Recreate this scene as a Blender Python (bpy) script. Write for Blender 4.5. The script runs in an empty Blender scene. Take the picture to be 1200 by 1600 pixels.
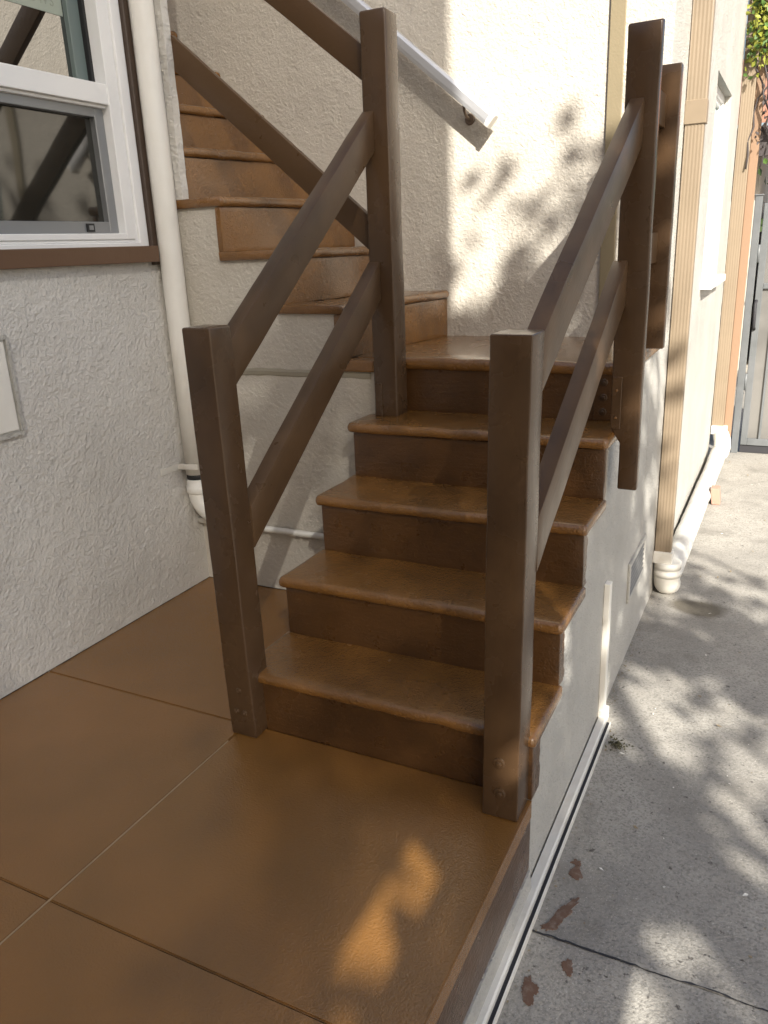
import bpy, bmesh, math, random
from mathutils import Vector, Matrix, noise
random.seed(7)
scene = bpy.context.scene
COL = scene.collection

# ------------------------------------------------------------------ camera
YAW, PIT, ROL, FPX = 0.4735, -0.3203, -0.0431, 1243.7
fwd = Vector((-math.sin(YAW)*math.cos(PIT), math.cos(YAW)*math.cos(PIT), math.sin(PIT)))
rgt0 = Vector((math.cos(YAW), math.sin(YAW), 0.0))
up0 = rgt0.cross(fwd)
rgt = rgt0*math.cos(ROL) + up0*math.sin(ROL)
upv = -rgt0*math.sin(ROL) + up0*math.cos(ROL)
cam_data = bpy.data.cameras.new("camera")
cam = bpy.data.objects.new("camera", cam_data)
COL.objects.link(cam)
m = Matrix((rgt, upv, -fwd)).transposed().to_4x4()
m.translation = Vector((1.2841, -1.5671, 1.2868))
cam.matrix_world = m
cam_data.sensor_fit = 'VERTICAL'
cam_data.sensor_height = 24.0
cam_data.lens = FPX/1600.0*24.0
cam_data.clip_start = 0.02
cam_data.clip_end = 500.0
scene.camera = cam

# ------------------------------------------------------------------ light
SUN_AZ = Vector((0.60, -0.80, 0.0))          # horizontal direction towards the sun
SUN_EL = math.radians(34.0)
world = bpy.data.worlds.new("World")
scene.world = world
world.use_nodes = True
wn = world.node_tree.nodes
wl = world.node_tree.links
bg = wn["Background"]
sky = wn.new("ShaderNodeTexSky")
sky.sky_type = 'NISHITA'
sky.sun_disc = False
sky.sun_elevation = SUN_EL
sky.sun_rotation = math.atan2(SUN_AZ.x, SUN_AZ.y)
sky.dust_density = 3.0
sky.ozone_density = 0.5
wl.new(sky.outputs["Color"], bg.inputs["Color"])
bg.inputs["Strength"].default_value = 0.085
sun_data = bpy.data.lights.new("sun", 'SUN')
sun_data.energy = 4.0
sun_data.angle = math.radians(0.53)
sun_data.color = (1.0, 0.945, 0.85)
sun = bpy.data.objects.new("sun", sun_data)
COL.objects.link(sun)
to_sun = (SUN_AZ*math.cos(SUN_EL) + Vector((0, 0, math.sin(SUN_EL)))).normalized()
sun.rotation_euler = to_sun.to_track_quat('Z', 'Y').to_euler()
sun.location = to_sun*30
scene.view_settings.view_transform = 'Standard'
scene.view_settings.look = 'None'
scene.view_settings.gamma = 1.0
scene.view_settings.exposure = 1.25

# ------------------------------------------------------------------ materials
def mat(name, base, rough=0.6, var=(), bumps=(), spec=0.5, metallic=0.0, stretch=None, tilt=0.0,
        coat=0.0, ior=1.5, rough_var=0.0, transl=0.0, coat_rough=0.16):
    """var: list of (scale, detail, colour, lo, hi); bumps: list of (kind, scale, detail, distortion, distance)"""
    M = bpy.data.materials.new(name)
    M.use_nodes = True
    nt = M.node_tree
    N, L = nt.nodes, nt.links
    bs = N["Principled BSDF"]
    bs.inputs["Roughness"].default_value = rough
    bs.inputs["Metallic"].default_value = metallic
    bs.inputs["Specular IOR Level"].default_value = spec
    bs.inputs["IOR"].default_value = ior
    bs.inputs["Coat Weight"].default_value = coat
    bs.inputs["Coat Roughness"].default_value = coat_rough
    bs.inputs["Coat IOR"].default_value = 1.65
    tc = N.new("ShaderNodeTexCoord")
    vec = tc.outputs["Object"]
    svec = vec
    if stretch or tilt:
        mp0 = N.new("ShaderNodeMapping")
        mp0.inputs["Rotation"].default_value = (tilt, 0, 0)
        L.new(vec, mp0.inputs["Vector"])
        mp = N.new("ShaderNodeMapping")
        mp.inputs["Scale"].default_value = stretch or (1, 1, 1)
        L.new(mp0.outputs["Vector"], mp.inputs["Vector"])
        svec = mp.outputs["Vector"]
    col = None
    bs.inputs["Base Color"].default_value = (*base, 1)
    for (sc, det, c2, lo, hi) in var:
        n = N.new("ShaderNodeTexNoise")
        n.inputs["Scale"].default_value = sc
        n.inputs["Detail"].default_value = det
        n.inputs["Roughness"].default_value = 0.6
        L.new(vec, n.inputs["Vector"])
        r = N.new("ShaderNodeMapRange")
        r.inputs["From Min"].default_value = lo
        r.inputs["From Max"].default_value = hi
        L.new(n.outputs["Fac"], r.inputs["Value"])
        mx = N.new("ShaderNodeMix")
        mx.data_type = 'RGBA'
        L.new(r.outputs["Result"], mx.inputs["Factor"])
        if col is None:
            mx.inputs["A"].default_value = (*base, 1)
        else:
            L.new(col, mx.inputs["A"])
        mx.inputs["B"].default_value = (*c2, 1)
        col = mx.outputs["Result"]
    if col is not None:
        L.new(col, bs.inputs["Base Color"])
    if rough_var:
        n = N.new("ShaderNodeTexNoise")
        n.inputs["Scale"].default_value = 9.0
        n.inputs["Detail"].default_value = 4
        L.new(vec, n.inputs["Vector"])
        r = N.new("ShaderNodeMapRange")
        r.inputs["From Min"].default_value = 0.3
        r.inputs["From Max"].default_value = 0.7
        r.inputs["To Min"].default_value = rough - rough_var
        r.inputs["To Max"].default_value = rough + rough_var
        L.new(n.outputs["Fac"], r.inputs["Value"])
        L.new(r.outputs["Result"], bs.inputs["Roughness"])
    prev = None
    for (kind, sc, det, dist, h) in bumps:
        src = svec if kind.startswith('s') else vec
        k = kind.lstrip('s') or 'n'
        if k == 'v':
            n = N.new("ShaderNodeTexVoronoi")
            n.inputs["Scale"].default_value = sc
            L.new(src, n.inputs["Vector"])
            out = n.outputs["Distance"]
        else:
            n = N.new("ShaderNodeTexNoise")
            n.inputs["Scale"].default_value = sc
            n.inputs["Detail"].default_value = det
            n.inputs["Distortion"].default_value = dist
            n.inputs["Roughness"].default_value = 0.55
            L.new(src, n.inputs["Vector"])
            out = n.outputs["Fac"]
        if k == 'p':       # plateaus: trowelled stucco
            r = N.new("ShaderNodeMapRange")
            r.interpolation_type = 'SMOOTHSTEP'
            r.inputs["From Min"].default_value = 0.42
            r.inputs["From Max"].default_value = 0.66
            L.new(out, r.inputs["Value"])
            out = r.outputs["Result"]
        b = N.new("ShaderNodeBump")
        b.inputs["Strength"].default_value = 1.0
        b.inputs["Distance"].default_value = h
        L.new(out, b.inputs["Height"])
        if prev is not None:
            L.new(prev, b.inputs["Normal"])
        prev = b.outputs["Normal"]
    if prev is not None:
        L.new(prev, bs.inputs["Normal"])
    if transl:
        bs.inputs["Subsurface Weight"].default_value = 0.0
    return M

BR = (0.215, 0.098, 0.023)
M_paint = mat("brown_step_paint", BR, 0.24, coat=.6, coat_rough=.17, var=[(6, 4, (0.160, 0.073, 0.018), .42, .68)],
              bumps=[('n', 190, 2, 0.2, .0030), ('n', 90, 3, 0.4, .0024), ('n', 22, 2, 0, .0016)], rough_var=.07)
M_paint_shaded = mat("brown_paint_shaded", (0.095, 0.044, 0.015), 0.30, coat=.15, var=[(6, 4, (0.062, 0.029, 0.010), .4, .7)],
              bumps=[('s', 100, 3, 0.3, .0016), ('n', 140, 2, .4, .0018), ('n', 16, 2, 0, .0015)], rough_var=.06, stretch=(.12, .12, 1))  # step paint again, with shade darkened into its colour
M_floor = mat("brown_patio_paint", (0.262, 0.119, 0.030), 0.22, spec=.95, var=[(1.4, 3, (0.200, 0.096, 0.025), .35, .65)],
              bumps=[('n', 210, 2, .3, .0014), ('n', 90, 2, .3, .0007), ('n', 5, 2, 0, .002)], rough_var=.05)
M_post = mat("brown_post_paint", (0.084, 0.048, 0.024), 0.27, spec=.5, var=[(5, 3, (0.066, 0.037, 0.019), .4, .65)],
             bumps=[('s', 130, 3, .4, .00035), ('n', 26, 2, 0, .0003)], stretch=(1, 1, .05), rough_var=.05)
def M_rail_for(slope, nm):
    return mat(nm, (0.100, 0.058, 0.029), 0.32, spec=.4, var=[(7, 3, (0.080, 0.046, 0.023), .4, .65)],
               bumps=[('s', 120, 3, .4, .0004), ('n', 30, 2, 0, .0003)], stretch=(1, .05, 1), tilt=-slope, rough_var=.05)
M_rail = M_rail_for(0.62, "brown_rail_paint")
M_railx = mat("brown_rail_paint_across", (0.090, 0.050, 0.023), 0.32, spec=.35, bumps=[('n', 60, 3, .4, .0008)], rough_var=.05)
ST = (0.67, 0.65, 0.61)
M_stucco_rough = mat("rough_trowelled_stucco", ST, 0.92, var=[(2.2, 4, (0.61, 0.59, 0.55), .35, .65), (1.1, 5, (0.57, 0.555, 0.52), .55, .75)],
                     bumps=[('n', 90, 8, .3, .0056), ('p', 52, 4, .4, .0013), ('n', 14, 3, .5, .008)], spec=.2)
M_stucco = mat("cream_stucco", (0.61, 0.57, 0.50), 0.92, var=[(2.0, 4, (0.56, 0.52, 0.45), .35, .65)],
               bumps=[('n', 98, 8, .3, .0046), ('p', 56, 4, .4, .0010), ('n', 14, 3, .5, .006)], spec=.2)
M_stucco_side = mat("fine_white_stucco", (0.52, 0.505, 0.465), 0.92, var=[(3.0, 4, (0.45, 0.435, 0.40), .4, .7)],
                    bumps=[('n', 140, 5, .6, .0050), ('p', 75, 2, 1.2, .0018), ('n', 9, 2, .5, .008)], spec=.2)
M_ledge = mat("smooth_stucco_ledge", (0.36, 0.33, 0.26), 0.9, bumps=[('n', 60, 3, .5, .002)], spec=.2)
M_pvc = mat("cream_painted_pipe", (0.82, 0.80, 0.74), 0.38, var=[(7, 4, (0.77, 0.745, 0.68), .45, .75)], bumps=[('n', 18, 2, 0, .0008)])
M_pvcw = mat("white_pvc", (0.74, 0.72, 0.66), 0.35, var=[(9, 4, (0.64, 0.60, 0.52), .5, .75)], bumps=[('n', 25, 2, 0, .0006)])
M_wrap = mat("wrapped_white_pipe", (0.68, 0.67, 0.63), 0.5, var=[(9, 4, (0.50, 0.48, 0.44), .5, .72)], bumps=[('s', 46, 3, 2.2, .006)], stretch=(.5, 1.5, .5))
M_black = mat("black_rubber", (0.015, 0.015, 0.016), 0.6)
M_tan = mat("tan_downspout_paint", (0.25, 0.195, 0.135), 0.45, var=[(4, 3, (0.22, 0.172, 0.118), .4, .7)], bumps=[('n', 30, 2, 0, .0006)])
M_orange = mat("orange_tan_paint", (0.28, 0.18, 0.115), 0.5, bumps=[('n', 30, 2, 0, .0006)])
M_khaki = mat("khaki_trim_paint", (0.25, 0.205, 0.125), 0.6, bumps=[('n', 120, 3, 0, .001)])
M_vinyl = mat("white_vinyl", (0.83, 0.83, 0.82), 0.30, bumps=[('n', 14, 2, 0, .0004)])
M_alu = mat("grey_aluminium", (0.30, 0.31, 0.32), 0.42, metallic=.6, bumps=[('n', 60, 2, 0, .0003)])
M_teal = mat("grey_green_sash", (0.14, 0.18, 0.17), 0.4)
M_glass = mat("window_glass", (0.012, 0.012, 0.011), 0.015, ior=3.3, bumps=[('n', 2.5, 1, 0, .0010)])
M_screen = mat("dark_screened_glass", (0.018, 0.018, 0.015), 0.05, ior=1.8, bumps=[('n', 3, 1, 0, .0012)])
M_glassblue = mat("bright_window_glass", (0.10, 0.22, 0.24), 0.03, ior=1.7)
M_brownwood = mat("brown_window_trim", (0.135, 0.075, 0.042), 0.42, bumps=[('n', 40, 3, .3, .001)])
M_darkwood = mat("dark_brown_trim", (0.055, 0.034, 0.022), 0.45, bumps=[('n', 40, 3, .3, .001)])
M_steel = mat("galvanised_rail", (0.62, 0.63, 0.65), 0.35, metallic=.5, bumps=[('n', 40, 2, 0, .0005)])
M_rust = mat("dull_bracket_metal", (0.20, 0.15, 0.11), 0.5, metallic=.4)
M_gate = mat("grey_gate_paint", (0.15, 0.16, 0.168), 0.45, var=[(6, 3, (0.12, 0.13, 0.135), .4, .7)], bumps=[('n', 40, 2, 0, .0006)])
M_gatepanel = mat("pale_gate_sheet", (0.19, 0.185, 0.175), 0.4, var=[(3, 3, (0.14, 0.137, 0.13), .4, .65)])
M_dark = mat("dark_gap", (0.03, 0.03, 0.035), 0.7)
M_dirt = mat("dark_joint_dirt", (0.045, 0.032, 0.022), 0.9)
M_brick = mat("terracotta_block", (0.42, 0.25, 0.19), 0.85, bumps=[('n', 60, 3, 0, .002)])
M_leafy = mat("yellow_green_leaf", (0.22, 0.24, 0.03), 0.55)
M_leafg = mat("green_leaf", (0.07, 0.14, 0.025), 0.55)
M_leafd = mat("dark_leaf", (0.045, 0.08, 0.02), 0.6)
M_bark = mat("bark", (0.12, 0.085, 0.06), 0.9, bumps=[('s', 30, 4, .5, .01)], stretch=(1, 1, .2))
M_blocker = mat("screen_boards", (0.62, 0.58, 0.50), 0.8, bumps=[('n', 30, 3, 0, .002)])
M_tile = mat("terracotta_roof", (0.36, 0.17, 0.11), 0.8, bumps=[('v', 6, 0, 0, .03)])
M_roofdark = mat("dark_eave", (0.06, 0.05, 0.05), 0.7)
M_stain = mat("dried_brown_paint", (0.150, 0.085, 0.055), 0.6, var=[(60, 4, (0.23, 0.17, 0.13), .5, .68)], bumps=[('n', 120, 3, 0, .0008)])
M_paper = mat("pale_sticker_paper", (0.36, 0.40, 0.33), 0.7)
M_ink = mat("faded_sticker_ink", (0.30, 0.33, 0.27), 0.8)
M_gold = mat("gold_sticker_ink", (0.42, 0.33, 0.12), 0.7)
M_litter = mat("dry_litter", (0.24, 0.19, 0.12), 0.85)
M_moss = mat("grey_green_weed", (0.075, 0.07, 0.04), 0.9)

def concrete():
    M = mat("weathered_concrete", (0.40, 0.38, 0.34), 0.9,
            var=[(1.6, 6, (0.27, 0.255, 0.23), .42, .66), (4.2, 7, (0.235, 0.22, 0.195), .54, .70), (11, 6, (0.33, 0.31, 0.275), .5, .72), (130, 2, (0.22, 0.21, 0.185), .46, .72), (48, 3, (0.11, 0.10, 0.09), .655, .72), (230, 2, (0.52, 0.50, 0.46), .62, .74)],
            bumps=[('n', 150, 4, .2, .0028), ('n', 30, 4, .4, .0026), ('n', 6, 3, .3, .004)], spec=.3)
    nt = M.node_tree
    N, L = nt.nodes, nt.links
    bs = N["Principled BSDF"]
    base = bs.inputs["Base Color"].links[0].from_socket
    tc = N.new("ShaderNodeTexCoord")
    # damp, darkened stain beside the downspout outlet
    mp = N.new("ShaderNodeMapping")
    mp.inputs["Location"].default_value = (-1.055, -1.93, .3)
    L.new(tc.outputs["Object"], mp.inputs["Vector"])
    nz = N.new("ShaderNodeTexNoise"); nz.inputs["Scale"].default_value = 9
    L.new(tc.outputs["Object"], nz.inputs["Vector"])
    sc = N.new("ShaderNodeVectorMath"); sc.operation = 'MULTIPLY'; sc.inputs[1].default_value = (1/.135, 1/.10, 0)
    L.new(mp.outputs["Vector"], sc.inputs[0])
    ad = N.new("ShaderNodeVectorMath"); ad.operation = 'LENGTH'
    L.new(sc.outputs[0], ad.inputs[0])
    su = N.new("ShaderNodeMath"); su.operation = 'MULTIPLY_ADD'
    L.new(nz.outputs["Fac"], su.inputs[0]); su.inputs[1].default_value = .75
    L.new(ad.outputs["Value"], su.inputs[2])
    rg = N.new("ShaderNodeMapRange")
    rg.inputs["From Min"].default_value = 1.05; rg.inputs["From Max"].default_value = 1.42
    rg.inputs["To Min"].default_value = .8; rg.inputs["To Max"].default_value = 0
    L.new(su.outputs[0], rg.inputs["Value"])
    mx = N.new("ShaderNodeMix"); mx.data_type = 'RGBA'
    L.new(rg.outputs["Result"], mx.inputs["Factor"])
    L.new(base, mx.inputs["A"]); mx.inputs["B"].default_value = (.10, .085, .06, 1)
    L.new(mx.outputs["Result"], bs.inputs["Base Color"])
    return M
M_conc = concrete()

# ------------------------------------------------------------------ mesh helpers
def box(bm, x0, x1, y0, y1, z0, z1):
    vs = [bm.verts.new(p) for p in ((x0, y0, z0), (x1, y0, z0), (x1, y1, z0), (x0, y1, z0),
                                    (x0, y0, z1), (x1, y0, z1), (x1, y1, z1), (x0, y1, z1))]
    for f in ((0, 3, 2, 1), (4, 5, 6, 7), (0, 1, 5, 4), (1, 2, 6, 5), (2, 3, 7, 6), (3, 0, 4, 7)):
        bm.faces.new([vs[i] for i in f])
    return vs

def hexa(bm, lo, hi):
    """lo, hi: four corners each (same winding)"""
    a = [bm.verts.new(p) for p in lo]
    b = [bm.verts.new(p) for p in hi]
    bm.faces.new(a[::-1]); bm.faces.new(b)
    for i in range(4):
        j = (i+1) % 4
        bm.faces.new((a[i], a[j], b[j], b[i]))
    return a+b

def prism(bm, pts, axis, a0, a1):
    """extrude a 2-D polygon along an axis ('x': pts=(y,z); 'y': pts=(x,z); 'z': pts=(x,y))"""
    def P(p, a):
        return {'x': (a, p[0], p[1]), 'y': (p[0], a, p[1]), 'z': (p[0], p[1], a)}[axis]
    A = [bm.verts.new(P(p, a0)) for p in pts]
    B = [bm.verts.new(P(p, a1)) for p in pts]
    bm.faces.new(A); bm.faces.new(B[::-1])
    n = len(pts)
    for i in range(n):
        j = (i+1) % n
        bm.faces.new((A[j], A[i], B[i], B[j]))

def tube(bm, path, radii, seg=20, cap=True):
    path = [Vector(p) for p in path]
    if not hasattr(radii, '__len__'):
        radii = [radii]*len(path)
    rings = []
    ref = Vector((0, 0, 1))
    d0 = (path[1]-path[0]).normalized()
    if abs(d0.dot(ref)) > .9:
        ref = Vector((0, 1, 0))
    for i, p in enumerate(path):
        d = (path[min(i+1, len(path)-1)]-path[max(i-1, 0)]).normalized()
        u = (ref - d*ref.dot(d)).normalized()
        ref = u
        v = d.cross(u)
        rings.append([bm.verts.new(p + (u*math.cos(t)+v*math.sin(t))*radii[i])
                      for t in [2*math.pi*k/seg for k in range(seg)]])
    for a, b in zip(rings, rings[1:]):
        for k in range(seg):
            j = (k+1) % seg
            bm.faces.new((a[k], a[j], b[j], b[k])).smooth = True
    if cap:
        bm.faces.new(rings[0][::-1]); bm.faces.new(rings[-1])

def arc(c, r, u, v, a0, a1, n=8):
    c, u, v = Vector(c), Vector(u), Vector(v)
    return [c + u*r*math.cos(a0+(a1-a0)*i/n) + v*r*math.sin(a0+(a1-a0)*i/n) for i in range(n+1)]

def bevel(bm, w, seg=2):
    bmesh.ops.recalc_face_normals(bm, faces=bm.faces)
    es = [e for e in bm.edges if len(e.link_faces) == 2 and e.calc_face_angle(0) > .5]
    bmesh.ops.bevel(bm, geom=es, offset=w, segments=seg, affect='EDGES', profile=.6, clamp_overlap=True)

def wobble(bm, amp, scale, seed=0.0):
    for v in bm.verts:
        n = noise.noise_vector(v.co*scale + Vector((seed, seed*1.7, -seed)))
        v.co += n*amp

def link(name, bm, material, parent=None, smooth=False):
    bmesh.ops.recalc_face_normals(bm, faces=bm.faces)
    me = bpy.data.meshes.new(name)
    bm.to_mesh(me); bm.free()
    mats = material if isinstance(material, (list, tuple)) else [material]
    for q in mats:
        me.materials.append(q)
    if smooth:
        for p in me.polygons:
            p.use_smooth = True
    o = bpy.data.objects.new(name, me)
    COL.objects.link(o)
    if parent is not None:
        par(o, parent)
    return o

ORG = {}
def par(o, p):
    o.parent = p
    o.matrix_parent_inverse = Matrix.Translation(-ORG.get(p.name, Vector((0, 0, 0))))

def thing(name, label, cat, loc=(0, 0, 0), group=None):
    e = bpy.data.objects.new(name, None)
    e.empty_display_size = .1
    COL.objects.link(e)
    e.location = loc
    ORG[e.name] = Vector(loc)
    e["label"] = label; e["category"] = cat
    if group: e["group"] = group
    return e

def tag(o, label, cat, group=None):
    o["label"] = label; o["category"] = cat
    if group: o["group"] = group
    return o

def structure(o):
    o["kind"] = "structure"
    return o

def auto_smooth(o, ang=0.6):
    for p in o.data.polygons:
        p.use_smooth = True
    try:
        o.data.set_sharp_from_angle(angle=ang)
    except Exception:
        pass
    return o

# ------------------------------------------------------------------ key dimensions (metres; patio top is z = 0)
R_, T_ = 0.1851, 0.2325          # rise and run
W_ = 0.851                       # right end of the treads
XW = 0.8306                      # right wall plane
YB = 1.6015                      # wall behind the landing
YF = 0.862                       # wall under the upper flight
XL = -0.80                       # left house wall
ZG = -0.297                      # path level
ZL = 5*R_                        # landing level

# ------------------------------------------------------------------ ground: path and patio
bm = bmesh.new()
def slab(x0, x1, y0, y1, z, nx, ny):
    g = [[bm.verts.new((x0+(x1-x0)*i/nx, y0+(y1-y0)*j/ny,
                        z + .0010*noise.noise(Vector((x0+(x1-x0)*i/nx, y0+(y1-y0)*j/ny, 0))*1.7)))
          for j in range(ny+1)] for i in range(nx+1)]
    for i in range(nx):
        for j in range(ny):
            bm.faces.new((g[i][j], g[i+1][j], g[i+1][j+1], g[i][j+1])).smooth = True
    # slab edges
    for j in range(ny):
        for i, s in ((0, 1), (nx, -1)):
            a, b = bm.verts.new(g[i][j].co), bm.verts.new(g[i][j+1].co)
            c = bm.verts.new(b.co-Vector((0, 0, .03))); d = bm.verts.new(a.co-Vector((0, 0, .03)))
            bm.faces.new((a, b, c, d))
    for i in range(nx):
        for j in (0, ny):
            a, b = bm.verts.new(g[i][j].co), bm.verts.new(g[i+1][j].co)
            c = bm.verts.new(b.co-Vector((0, 0, .03))); d = bm.verts.new(a.co-Vector((0, 0, .03)))
            bm.faces.new((a, b, c, d))
ys = [-6, -1.3, -0.083, 1.105, 14.0]
for a, b in zip(ys, ys[1:]):
    slab(.60, 2.9, a+(.002 if a == -.083 else .0006), b-(.002 if b == -.083 else .0006), ZG, 14, max(10, int((b-a)*6)))
structure(link("path", bm, M_conc))
bm = bmesh.new()
box(bm, -200, 200, -200, 200, ZG-.4, ZG-.012)
structure(link("ground", bm, mat("grey_earth", (0.20, 0.18, 0.15), .95, bumps=[('n', 20, 3, 0, .01)])))

# a hand-broken crack that follows the joint across the path
bm = bmesh.new()
px = .868
prev = None
random.seed(3)
while px < 1.75:
    w = max(.0008, (.0028 if px < 1.10 else .0016) + .0030*noise.noise(Vector((px*40, 0, 3))))
    y = -.083 + .009*noise.noise(Vector((px*9, 0, 0))) + .004*noise.noise(Vector((px*45, 0, 0)))
    cur = (bm.verts.new((px, y-w, ZG+.0016)), bm.verts.new((px, y+w, ZG+.0016)))
    if prev:
        bm.faces.new((prev[0], cur[0], cur[1], prev[1]))
    prev = cur
    px += .012
crack = structure(link("path_crack", bm, M_dark))

# patio: painted slabs with grooved joints and a rolled edge
PX = .842
bm = bmesh.new()
xj = [XL-.05, 0.0, PX]
yj = [-3.2, -1.95, -0.70, -0.02]
def pslab(x0, x1, y0, y1):
    b = bmesh.new()
    box(b, x0, x1, y0, y1, -.05, 0)
    es = [e for e in b.edges if all(v.co.z > -.01 for v in e.verts)]
    bmesh.ops.bevel(b, geom=es, offset=.0028, segments=2, affect='EDGES')
    me = bpy.data.meshes.new("tmp"); b.to_mesh(me); b.free()
    bm.from_mesh(me); bpy.data.meshes.remove(me)
g = .0008
for (x0, x1) in ((XL-.05, 0), (0, PX)):
    for (y0, y1) in ((-3.2, -1.95), (-1.95, -.70), (-.70, .012), (.012, .90)):
        if x0 == 0 and y0 < -.6 and y1 > -.2:
            pslab(x0+g, x1, y0+g, .0155); pslab(x0+g, .80, .0157, .40); continue
        if x0 == 0 and y0 > 0: continue
        pslab(x0+g, x1-(g if x1 == 0 else 0), y0+g, y1-g)
patio = structure(link("patio", bm, M_floor))
# body and painted side face
bm = bmesh.new()
prism(bm, [(XL-.05, -.007), (PX-.0015, -.007), (PX-.004, -.205), (PX-.02, -.28), (XL-.05, -.28)], 'y', -3.2, .016)
sd = structure(link("patio_edge", bm, M_paint_shaded))
bm = bmesh.new()
prism(bm, [(.70, -.6), (.70, -.21), (PX-.001, -.215), (PX+.002, -.25), (PX+.008, ZG-.02), (PX+.008, -.6)], 'y', -3.2, .017)
structure(link("patio_footing", bm, M_stucco_side))
# pale hairline worn along one joint
bm = bmesh.new()
box(bm, -.0011, .0011, -3.1, -.075, -.004, .0006)
structure(link("patio_joint", bm, mat("worn_joint", (.42, .30, .18), .6)))

# ------------------------------------------------------------------ staircase
st = thing("staircase", "brown painted concrete stairs climbing to a landing and turning left along the wall", "staircase", (.42, .4, 0))

def tread(name, p0, p1, d0, d1, z, th=.033, n=28, seed=0.0, material=None, parent=st, endround=True):
    """p0,p1 nosing ends (x,y); d0,d1 matching back ends"""
    bm = bmesh.new()
    prof = []
    r = th*.5
    for k in range(9):                       # rounded nose from underside to top
        a = -math.pi/2 + math.pi*k/8
        prof.append((r*.85-r*.85*math.cos(a), -r + r*math.sin(a)))
    prof = [(.03, -th)] + prof
    p0, p1, d0, d1 = map(Vector, (p0, p1, d0, d1))
    L0 = (d0-p0).length
    tops = [r*.85 + (L0-r*.85)*q for q in (.12, .3, .5, .7, .85, 1.0)]
    prof += [(s, 0) for s in tops]
    prof += [(L0, -th)]
    rows = []
    L_ = (p1-p0).length
    stn = [0, .004/L_, .010/L_, .02/L_] + [q/n for q in range(1, n)] + [1-.02/L_, 1-.010/L_, 1-.004/L_, 1]
    for i, t in enumerate(stn):
        A = p0.lerp(p1, t); B = d0.lerp(d1, t)
        dirv = (B-A).normalized(); ln = (B-A).length
        edge = min(t, 1-t)*L_
        sh = 1.0
        if endround and edge < .012:
            sh = math.sqrt(max(0, 1-((.012-edge)/.012)**2))
        row = []
        for (s, zz) in prof:
            s2 = s if s < L0*.9 else ln*s/L0
            zc = -th/2 + (zz+th/2)*(.72+.28*sh)
            q = A + dirv*(s2 + (1-sh)*.006*(1 if s < L0*.5 else 0))
            row.append(bm.verts.new((q.x, q.y, z+zc)))
        rows.append(row)
    for a, b in zip(rows, rows[1:]):
        for k in range(len(prof)):
            j = (k+1) % len(prof)
            bm.faces.new((a[k], b[k], b[j], a[j])).smooth = True
    bm.faces.new(rows[0]); bm.faces.new(rows[-1][::-1])
    for v in bm.verts:
        nz = noise.noise_vector(v.co*14 + Vector((seed, 0, seed*2)))
        nz2 = noise.noise_vector(v.co*45 + Vector((0, seed, 0)))
        v.co += nz*.0030 + nz2*.0013
    o = link(name, bm, material or M_paint, parent)
    return auto_smooth(o, .9)

def riser(name, bm_pts_lo, bm_pts_hi, parent=st, seed=0, material=None):
    bm = bmesh.new()
    hexa(bm, bm_pts_lo, bm_pts_hi)
    bevel(bm, .004, 2)
    bmesh.ops.subdivide_edges(bm, edges=[e for e in bm.edges if e.calc_length() > .1], cuts=12, use_grid_fill=True)
    wobble(bm, .0016, 11, seed)
    o = link(name, bm, material or M_paint_shaded, parent)
    return auto_smooth(o, .7)

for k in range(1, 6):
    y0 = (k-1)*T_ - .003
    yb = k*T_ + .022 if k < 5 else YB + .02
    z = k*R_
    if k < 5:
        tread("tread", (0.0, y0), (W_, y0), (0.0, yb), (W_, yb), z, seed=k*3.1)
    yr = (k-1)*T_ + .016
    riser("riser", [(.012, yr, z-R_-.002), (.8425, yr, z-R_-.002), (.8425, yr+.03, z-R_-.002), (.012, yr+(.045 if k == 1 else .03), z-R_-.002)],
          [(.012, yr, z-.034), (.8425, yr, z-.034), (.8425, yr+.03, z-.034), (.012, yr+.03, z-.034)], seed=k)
# landing slab
o = tread("landing", (-.095, 4*T_-.003), (W_+.006, 4*T_-.003), (-.095, YB+.015), (W_+.006, YB+.015), ZL, th=.042, seed=21, n=40)
bm = bmesh.new()
box(bm, -.098, .033, YF-.014, 4*T_-.0045, ZL-.041, ZL-.0012)
bevel(bm, .009, 3)
wobble(bm, .0015, 20)
auto_smooth(link("landing_edge", bm, M_paint, st), .9)
# side walls under the lower flight
def step_poly(y_in):
    pts = [(y_in, -.62)]
    for k in range(1, 6):
        yr = (k-1)*T_ + y_in
        pts.append((yr, (k-1)*R_-.002 if k > 1 else 0.0))
        pts.append((yr, k*R_-.035))
    pts.append((YB-.001, ZL-.041))
    pts.append((YB-.001, -.62))
    return pts
def step_wall(x0, x1, material):
    bm = bmesh.new()
    cols = [((k-1)*T_+.030, k*T_+.030, k*R_-.030) for k in range(1, 5)] + [(4*T_+.030, YB-.001, ZL-.036)]
    for (a, b, zt) in cols:
        box(bm, x0, x1, a, b, -.62, zt)
    link("side_wall", bm, material, st)
step_wall(XW-.03, XW, M_stucco_side)
step_wall(.016, .05, M_stucco)

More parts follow.
